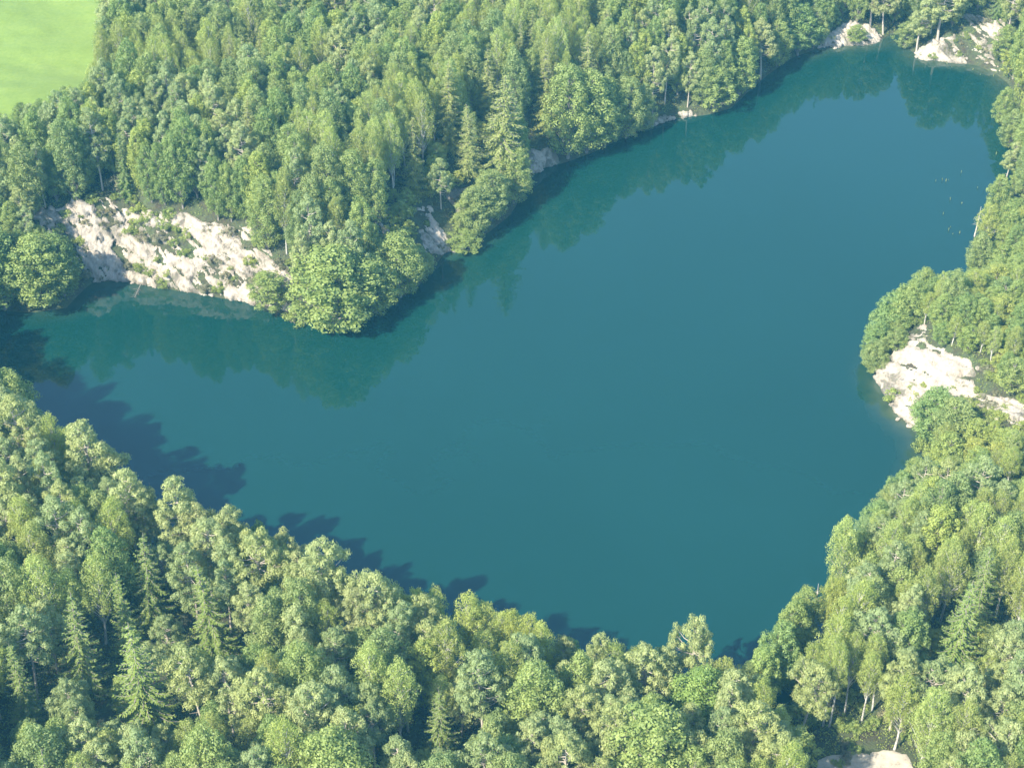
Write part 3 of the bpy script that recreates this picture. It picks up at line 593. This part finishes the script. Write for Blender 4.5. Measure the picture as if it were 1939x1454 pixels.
for phase, kk in ((0, .60), (1, .60)):
    for i in order:
        x, y = float(cxs[i]), float(cys[i]); px, py = float(ap[i]), float(bp[i])
        u = rr_.random(); kd = zone(px, py, x, y, float(nz[i]), u) if phase == 0 else Yo
        if kd == P_ and (px < -10 or px > W0+10 or py > H0+10 or py < -10): kd = (Br, Oa, La, Sp)[i % 4]
        lo, hi, r0, r1 = SIZE[kd]; f = rr_.random(); h = lo+(hi-lo)*f; r = r0+(r1-r0)*(.6*f+.4*rr_.random())
        if px < 190 and 330 < py < 440: h *= .62; r *= .85
        if py < 620: r *= .87
        young = px > 1600 and 280 < py < 880
        if young and phase == 0:
            if u < .6: kd = Yo; h = 3.6+3*f; r = 1.6+.8*f
            else: h *= .46; r *= .68
        elif px > 1500 and 860 <= py < 1150: h *= .85; r *= .9
        if phase == 1 and not (cd_[i] < 14 and rr_.random() < .6 or rr_.random() < .05): continue
        if not clear_of(x, y, r, kk-(.04 if phase or young else 0)): continue
        fb = proj(x, y, float(cg[i])+.3)
        if any(inpoly(np.array([fb[0]]), np.array([fb[1]]), P[0])[0] for P in ROCKS): continue
        fit = False
        for s in ((1, .85, .7) if phase == 0 else (1, .75, .5)):
            if phase == 0 and cd_[i] < 1.5*s: continue
            if hides(x, y, h*s, r*(.4+.6*s), CBASE[kd]): continue
            if not blocked(x, y, h*s, r*(.4+.6*s), CBASE[kd], OPEN)[0]: fit = True; break
        if not fit: continue
        tree(kd, x, y, h*s, r*(.4+.6*s)); reg(TREES[-1])
# scrub on the rock faces and banks
def scrub(poly, n, s0, s1, dry):
    xa = [p[0] for p in poly]; ya = [p[1] for p in poly]; k = 0; tries = 0
    while k < n and tries < 4000:
        tries += 1; a = rr_.uniform(min(xa), max(xa)); b = rr_.uniform(min(ya), max(ya))
        if not inpoly(np.array([a]), np.array([b]), poly)[0]: continue
        if fbm(np.array([a/34.]), np.array([b/34.]), 2, 77)[0] < -.08: continue
        x, y = march(a, b, 0.); r = rr_.uniform(s0, s1)
        if not clear_of(x, y, r, .5): continue
        tree('bush', x, y, r*rr_.uniform(1.0, 1.7), r, var=(2 if rr_.random() < dry else rr_.choice((0, 1, 3)))); reg(TREES[-1]); k += 1
scrub(ROCKS[0][0], 75, .6, 1.7, .45)
scrub([(60,372),(120,352),(215,338),(330,362),(430,385),(560,410),(570,450),(520,440),(480,420),(350,398),(250,392),(215,360),(160,370),(60,400)], 60, 1.0, 2.2, .2)
scrub([(1790,610),(1850,640),(1870,720),(1930,735),(1939,680),(1850,600)], 30, .9, 1.8, .1)
scrub([(1700,700),(1850,740),(1939,770),(1939,810),(1790,790),(1740,815),(1680,745)], 26, .4, 1.0, .3)
scrub(ROCKS[2][0], 5, .5, 1.0, .4); scrub(ROCKS[3][0], 16, .5, 1.3, .5)
scrub(ROCKS[4][0], 3, .5, .9, .5); scrub(ROCKS[5][0], 6, .5, 1.2, .7)
scrub([(500,440),(560,430),(700,400),(780,400),(720,520),(600,520),(560,560)], 36, .8, 2.0, .25)
scrub([(1850,740),(1950,750),(1950,850),(1800,880),(1760,860),(1800,800)], 26, .8, 1.6, .2)
scrub([(1440,1270),(1750,1270),(1760,1385),(1560,1385),(1500,1375)], 34, 1.0, 2.4, .1)
scrub([(1560,1400),(1640,1398),(1600,1454),(1550,1454)], 8, .4, 1.0, .5)
scrub([(1560,1370),(1700,1365),(1760,1400),(1720,1400),(1640,1380),(1575,1395)], 14, .8, 1.6, .3)

# ------------------------------------------------------------------ labels
ANCH = [('the green field', 165, 120), ('the field corner', 70, 205), ('the left end of the pale cliff', 130, 400), ('the top of the pale cliff', 300, 400), ('the right end of the pale cliff', 540, 500), ('the widest round shore tree', 632, 560),
 ('the two small bare rock patches', 775, 430), ('the giant feathery larch', 950, 240), ('the yellowish pointed larch', 1118, 95), ('the tall broad far shore tree', 1110, 230), ('the small rocky ledge', 1275, 215), ('the upper rock outcrop', 1610, 62), ('the dark inlet', 1695, 60),
 ('the upper right rocky shore', 1830, 90), ('the dead conifer in the water', 1858, 425), ('the top of the right headland', 1760, 560), ('the white headland rock', 1790, 720), ('the muddy shallows', 1740, 860), ('the tall pale poplar', 1615, 1030), ('the bare patch on the right slope', 1690, 1055),
 ('the pale spruce on the right slope', 1840, 1130), ('the sandy clearing', 1650, 1420), ('the grey snag', 1548, 1130), ('the crooked leaning pine', 1310, 1230), ('the big yellow tree at the lower edge', 1235, 1380), ('the small bright green shore tree', 1082, 1225), ('the broad pale birch', 885, 1170),
 ('the small green spruce', 830, 1320), ('the tall light near shore pine', 600, 1085), ('the star shaped spruce', 385, 1100), ('the largest spruce', 265, 1270), ('the small pointed shore spruce', 288, 935), ('the widest near shore pine', 160, 860), ('the spreading spruce', 125, 1165), ('the lower left picture corner', 20, 1430),
 ('the yellow tree at the lower edge', 620, 1420), ('the upper middle picture edge', 700, 20), ('the upper edge beside the field', 330, 30), ('the upper edge above the shaded shore', 1350, 20)]
ORD = ['nearest', 'second', 'third', 'fourth', 'fifth', 'sixth', 'seventh', 'eighth', 'ninth', 'tenth', 'eleventh', 'twelfth', 'thirteenth', 'fourteenth', 'fifteenth', 'sixteenth', 'seventeenth', 'eighteenth', 'nineteenth', 'twentieth', 'twenty first', 'twenty second', 'twenty third', 'twenty fourth']
CAT = {P_: 'pine tree', Bi: 'birch tree', Br: 'broadleaf tree', Oa: 'broadleaf tree', Sp: 'spruce tree', La: 'larch tree', Yo: 'young tree', 'bush': 'bush', 'dead_tree': 'dead tree'}
NOUN = {P_: 'pine', Bi: 'birch', Br: 'broadleaf', Oa: 'leafy tree', Sp: 'spruce', La: 'larch', Yo: 'young tree', 'bush': 'bush', 'dead_tree': 'dead tree'}
TINTS = {P_: [((1.02,1.05,.95), 'olive'), ((.86,.98,1.02), 'blue green'), ((1.08,1.13,1.16), 'pale grey green'), ((.8,.9,.88), 'deep green')],
 Bi: [((.97,1.02,.98), 'yellow green'), ((.9,.92,.95), 'olive'), ((1.02,1.09,1.2), 'pale green')],
 Br: [((1,1,1), 'mid green'), ((.82,.88,.9), 'dark green'), ((1.2,1.12,.95), 'light green')],
 Oa: [((.98,.97,.98), 'fresh green'), ((1.03,1.04,.95), 'yellow green'), ((.85,.90,.95), 'mid green')],
 Sp: [((.95,1,.9), 'green'), ((.8,.9,.9), 'dark green')], La: [((1.05,1.05,.95), 'pale yellowish'), ((.9,.95,.85), 'light green')],
 Yo: [((1,1,.95), 'bright green'), ((.85,.92,.95), 'mid green'), ((1.12,1.08,1.0), 'light green')],
 'bush': [((1,1,1), 'green'), ((1.15,1.1,1.0), 'light green'), ((.9,.9,.85), 'dull green')], 'dead_tree': [((1,1,1), 'grey')]}
rows = {}
for i, t in enumerate(TREES):
    t['z'] = float(max(g(t['x'], t['y']), -.2))
    t['px'], t['py'] = map(float, proj(t['x'], t['y'], t['z']+t['h']*.7))
    n = float(fbm(np.array([t['x']/13]), np.array([t['y']/13]), 2, 90)[0])+random.gauss(0, .22)
    T_ = TINTS[t['kind']]; k = min(len(T_)-1, max(0, int((n+.5)*len(T_))))
    if t['tint'] is None: t['tint'], t['tone'] = T_[k]
    if t['kind'] == 'bush' and t['var'] == 2: t['tone'] = 'dry brownish'
    if t['label'] is None:
        best = min(ANCH, key=lambda a: (a[1]-t['px'])**2+(a[2]-t['py'])**2); dx = t['px']-best[1]; dy = t['py']-best[2]
        where = ('right of' if dx > 0 else 'left of') if abs(dx) > abs(dy) else ('in front of' if dy > 0 else 'behind')
        if t['kind'] == 'bush': where = {'in front of': 'below', 'behind': 'above'}.get(where, where)
        rows.setdefault((best[0], where, t['kind'], t['tone']), []).append((dx*dx+dy*dy, i))
for (an, where, kd, tone), L_ in rows.items():
    for k, (_, i) in enumerate(sorted(L_)):
        o_ = ORD[min(k, len(ORD)-1)]
        TREES[i]['label'] = f"{tone} {NOUN[kd]}, {o_} {where} {an}" if k == 0 and len(L_) > 1 or k > 0 else f"{tone} {NOUN[kd]} just {where} {an}"
def group_of(t):
    px, py = t['px'], t['py']; c = CAT[t['kind']].replace('tree', 'trees').replace('bush', 'bushes')
    z = 'on the near shore' if (py > 1020 and px < 1400) or (px < 420 and py > 700) else ('on the right bank' if px > 1400 and py > 200 else 'in the woods beyond the lake')
    return f"{c} {z}"

cnt = {}
for t in TREES:
    kd = t['kind']; pr = PROTO[kd]
    if t['var'] == 99: pr = PROTO['high_birch']
    if kd == P_ and t['edge'] and t['var'] is None and t['py'] < 1000: v_ = 5
    else: v_ = None
    if kd == Br and (t['foot'] or t['edge']): pr = PROTO['edge_broad']
    if kd == Oa and (t['foot'] or t['edge']): pr = PROTO['edge_oak']
    v = t['var'] if t['var'] is not None else random.randrange(len(pr)); v = v_ if v_ is not None else v; cm, tm = pr[v % len(pr)]
    e = bpy.data.objects.new(kd, None); e.empty_display_size = .5; COL.objects.link(e)
    e.location = (t['x'], t['y'], t['z']-.1); sz = t['h']/NOMH.get(kd, 16.0); sr = t['r']/NOMR.get(kd, 3.0)
    e.scale = (sr, sr, sz); lean = t['lean'] or (random.gauss(0, .025), random.gauss(0, .025)); e.rotation_euler = (lean[0], lean[1], t['rot'])
    e['label'] = t['label']; e['category'] = CAT[kd]; e['group'] = group_of(t)
    if kd == 'dead_tree':
        for q in cm:
            c = bpy.data.objects.new('branch', q); COL.objects.link(c); c.parent = e
    else:
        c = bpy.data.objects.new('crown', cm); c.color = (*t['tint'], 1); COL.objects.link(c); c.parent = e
    s = bpy.data.objects.new('stems' if kd == 'bush' else 'trunk', tm); COL.objects.link(s); s.parent = e
    if -20 < t['px'] < W0+20 and -20 < t['py'] < H0+20: cnt[kd] = cnt.get(kd, 0)+1
import collections; print("TREES", len(TREES), cnt, collections.Counter(t["kind"] for t in TREES))

# ------------------------------------------------------------------ undergrowth, one mass
def undergrowth():
    r = np.random.default_rng(77); n = 330000
    x = r.uniform(-140, 140, n); y = r.uniform(108, 420, n); d = interp(GD, x, y); z = g(x, y); a, b = proj(x, y, z)
    k = (d > .2) & (a > -150) & (a < W0+80) & (b > -60) & (b < H0+90) & ~inpoly(x, y, FIELD_W) & ~inpoly(x, y, SAND_W)
    dens = fbm(x/3, y/3, 3, 15); k &= dens > -.22
    for P in ROCKS: k &= ~(inpoly(a, b, P[0]) & (dens < .12+.2*r.random(n)))
    x, y, z = x[k], y[k], z[k]; m = len(x)
    reps = 4; X = np.repeat(np.stack([x, y, z+.12], 1), reps, 0)+r.normal(size=(m*reps, 3))*np.array([.22, .22, .12]); X[:, 2] += .2
    Nn = unit(r.normal(size=(m*reps, 3))*.6+np.array([0, 0, 1])); A = unit(r.normal(size=(m*reps, 3))+np.array([0, 0, .6])); s = r.uniform(.07, .16, m*reps)
    V = leaf_quads(X, Nn, A, s, s*.5, r)
    me = mesh_from('undergrowth', V, np.arange(len(V)).reshape(-1, 4), 4, M['bush'], attrs={"tone": ('FACE', r.random(m*reps))})
    o = add('undergrowth', me, kind='stuff', label='low green undergrowth covering the forest floor and banks', category='undergrowth'); o.color = (1, .98, .92, 1)
undergrowth()

# ------------------------------------------------------------------ things in the water and loose rocks
def at_water(px, py): return [float(q) for q in unproj(px, py, 0.)]
def snag_in_water():
    r = np.random.default_rng(9); x, y = at_water(1845, 448); e = bpy.data.objects.new('dead_conifer', None); COL.objects.link(e); e.location = (x, y, -.3)
    e['label'] = 'bare dead conifer standing alone in the water beside the right bank'; e['category'] = 'dead tree'
    T = bent(r, 6.4, .1); add('trunk', mesh_from('snag_trunk', *tubes([(T, np.linspace(.14, .03, len(T)))]), 4, M['deadwood'], True), e)
    for k in range(16):
        z = 2.6+k*.17; az = k*2.4; L = 1.15*(1-abs(z-3.6)/3); b0 = on_trunk(T, z); d = np.array([math.cos(az), math.sin(az), -.35])
        add('branch', mesh_from('snag_branch', *tubes([([b0, b0+d*L*.5, b0+d*L], [.03, .02, .006])], 4), 4, M['deadwood'], True), e)
snag_in_water()
def branch_in_water(px, py, az, L, label, up=.25):
    r = np.random.default_rng(int(px)); x, y = at_water(px, py); z0 = .05
    d = np.array([math.cos(az), math.sin(az), 0.]); segs = [([(0, 0, up*2), tuple(d*L*.5+np.array([0, 0, up])), tuple(d*L)], [.08, .05, .02])]
    for k in range(14):
        p = d*L*(.3+.05*k)+np.array([0, 0, up*(1-.06*k)]); a = az+(1 if k % 2 else -1)*r.uniform(.4, .9); q = np.array([math.cos(a), math.sin(a), r.uniform(0, .3)])*r.uniform(.5, 1.2)
        segs.append(([p, p+q], [.03, .01]))
    o = add('fallen_branch', mesh_from('fallen_branch', *tubes(segs, 4), 4, M['greybark'], True), label=label, category='branch'); o.location = (x, y, z0)
branch_in_water(268, 542, -1.75, 3.4, 'brown dead branch hanging from the cliff foot into the water')
branch_in_water(1885, 132, -.3, 3.0, 'pale fallen branch at the corner of the upper right rocky shore')
def reed_mesh(i):
    r = np.random.default_rng(600+i); n = 6; P = r.normal(size=(n, 3))*np.array([.09, .09, .0])+np.array([0, 0, .3]); A = unit(np.array([0, 0, 1.])+r.normal(size=(n, 3))*.22)
    V = leaf_quads(P, unit(r.normal(size=(n, 3))*.5+np.array([-.5, -.7, .3])), A, .42, .07, r)
    return mesh_from('reed_stem', V, np.arange(len(V)).reshape(-1, 4), 4, M['weed'], attrs={"tone": ('FACE', r.random(n))})
RM = [reed_mesh(i) for i in range(3)]
for k, (a, b) in enumerate([(1820,328),(1796,342),(1791,344),(1784,342),(1772,344),(1886,293),(1851,357),(1870,370),(1869,379),(1799,379),(1821,386),(1786,406),(1800,431),(1796,437),(1817,442),(1838,468),(1804,444),
   (1851,123),(1856,143),(1842,133),(1881,145),(1900,149),(1827,120),(1793,122),(1802,128)]):
    x, y = at_water(a, b); o = bpy.data.objects.new('reed_stem', RM[k % 3]); COL.objects.link(o); o.location = (x, y, -.08); o.rotation_euler[2] = random.random(); o.scale = (.35, .35, random.uniform(.5, 1.2))
    far_ = b < 200
    o['label'] = 'tiny yellowish reed stem in the shallows under the upper right rocky shore' if far_ else 'tiny yellowish reed stem in the open water near the dead conifer'
    o['category'] = 'reed'; o['group'] = 'reed stems under the upper right rocky shore' if far_ else 'reed stems near the dead conifer'
def boulder(i):
    r = np.random.default_rng(700+i); bm = []; n = 9; m_ = 14
    th = np.linspace(0, math.pi, n); ph = np.linspace(0, 2*math.pi, m_, endpoint=False); nr = unit(r.normal(size=(9, 3))); cut = r.uniform(.55, .9, 9)
    D = np.array([[math.sin(t)*math.cos(p), math.sin(t)*math.sin(p), math.cos(t)] for t in th for p in ph]); dd = D@nr.T
    R_ = np.min(np.where(dd > .05, cut/np.maximum(dd, .05), 9), 1); V = D*np.minimum(R_, 1.05)[:, None]*np.array([1, .8, .7])
    F = [(a*m_+b, a*m_+(b+1) % m_, (a+1)*m_+(b+1) % m_, (a+1)*m_+b) for a in range(n-1) for b in range(m_)]
    return mesh_from('boulder', V, F, 4, M['rock'])
BM = [boulder(i) for i in range(4)]
BPOS = [(1736,110,.55),(1750,113,.7),(1758,115,.6),(1806,98,.8),(1868,121,.5),(1850,112,.4),(1830,112,.45),(1560,90,.5),(1582,92,.6),(1652,82,.5),(70,415,.9),(82,425,.7),(98,398,.8),(180,534,.5),(250,537,.4),(345,548,.5),(400,560,.6),(455,568,.6),
 (1240,236,.7),(1275,226,.6),(1300,219,.8),(860,478,.5),(1660,716,.6),(1700,795,.5),(1722,808,.6),(1850,700,.5),(1800,745,.4),(1770,690,.45),(230,450,.5),(330,500,.5),(420,520,.6),(290,480,.45)]
cnt_b = {}
for k, (a, b, s_) in enumerate(sorted(BPOS)):
    x, y = march(a, b, 0.); o = bpy.data.objects.new('boulder', BM[k % 4]); COL.objects.link(o); o.location = (x, y, float(max(g(x, y), 0))+.25*s_); o.scale = (s_, s_, s_*.9); o.rotation_euler = (0, 0, k*1.3)
    best = min(ANCH, key=lambda q: (q[1]-a)**2+(q[2]-b)**2); c_ = cnt_b[best[0]] = cnt_b.get(best[0], -1)+1
    o['label'] = f"pale boulder by {best[0]}, {ORD[c_] if c_ else 'first'} from the left" if True else ''
    o['category'] = 'boulder'; o['group'] = 'pale boulders along the rocky banks'

# ------------------------------------------------------------------ the air
hv = [(x, y, z) for z in (-9, 185) for x, y in ((-1500, -700), (1500, -700), (1500, 3000), (-1500, 3000))]
me = bpy.data.meshes.new('haze'); me.from_pydata(hv, [], [(0,3,2,1), (4,5,6,7), (0,1,5,4), (1,2,6,5), (2,3,7,6), (3,0,4,7)])
hm = bpy.data.materials.new('thin_haze'); hm.use_nodes = True; hn = hm.node_tree.nodes; hn.remove(hn["Principled BSDF"])
pv = hn.new("ShaderNodeVolumePrincipled"); pv.inputs["Color"].default_value = (.16, .66, .95, 1); pv.inputs["Density"].default_value = HAZE; pv.inputs["Anisotropy"].default_value = .0
hm.node_tree.links.new(pv.outputs[0], hn["Material Output"].inputs["Volume"]); me.materials.append(hm)
add('haze', me, kind='stuff', label='thin blue summer haze filling the air over the quarry', category='haze')
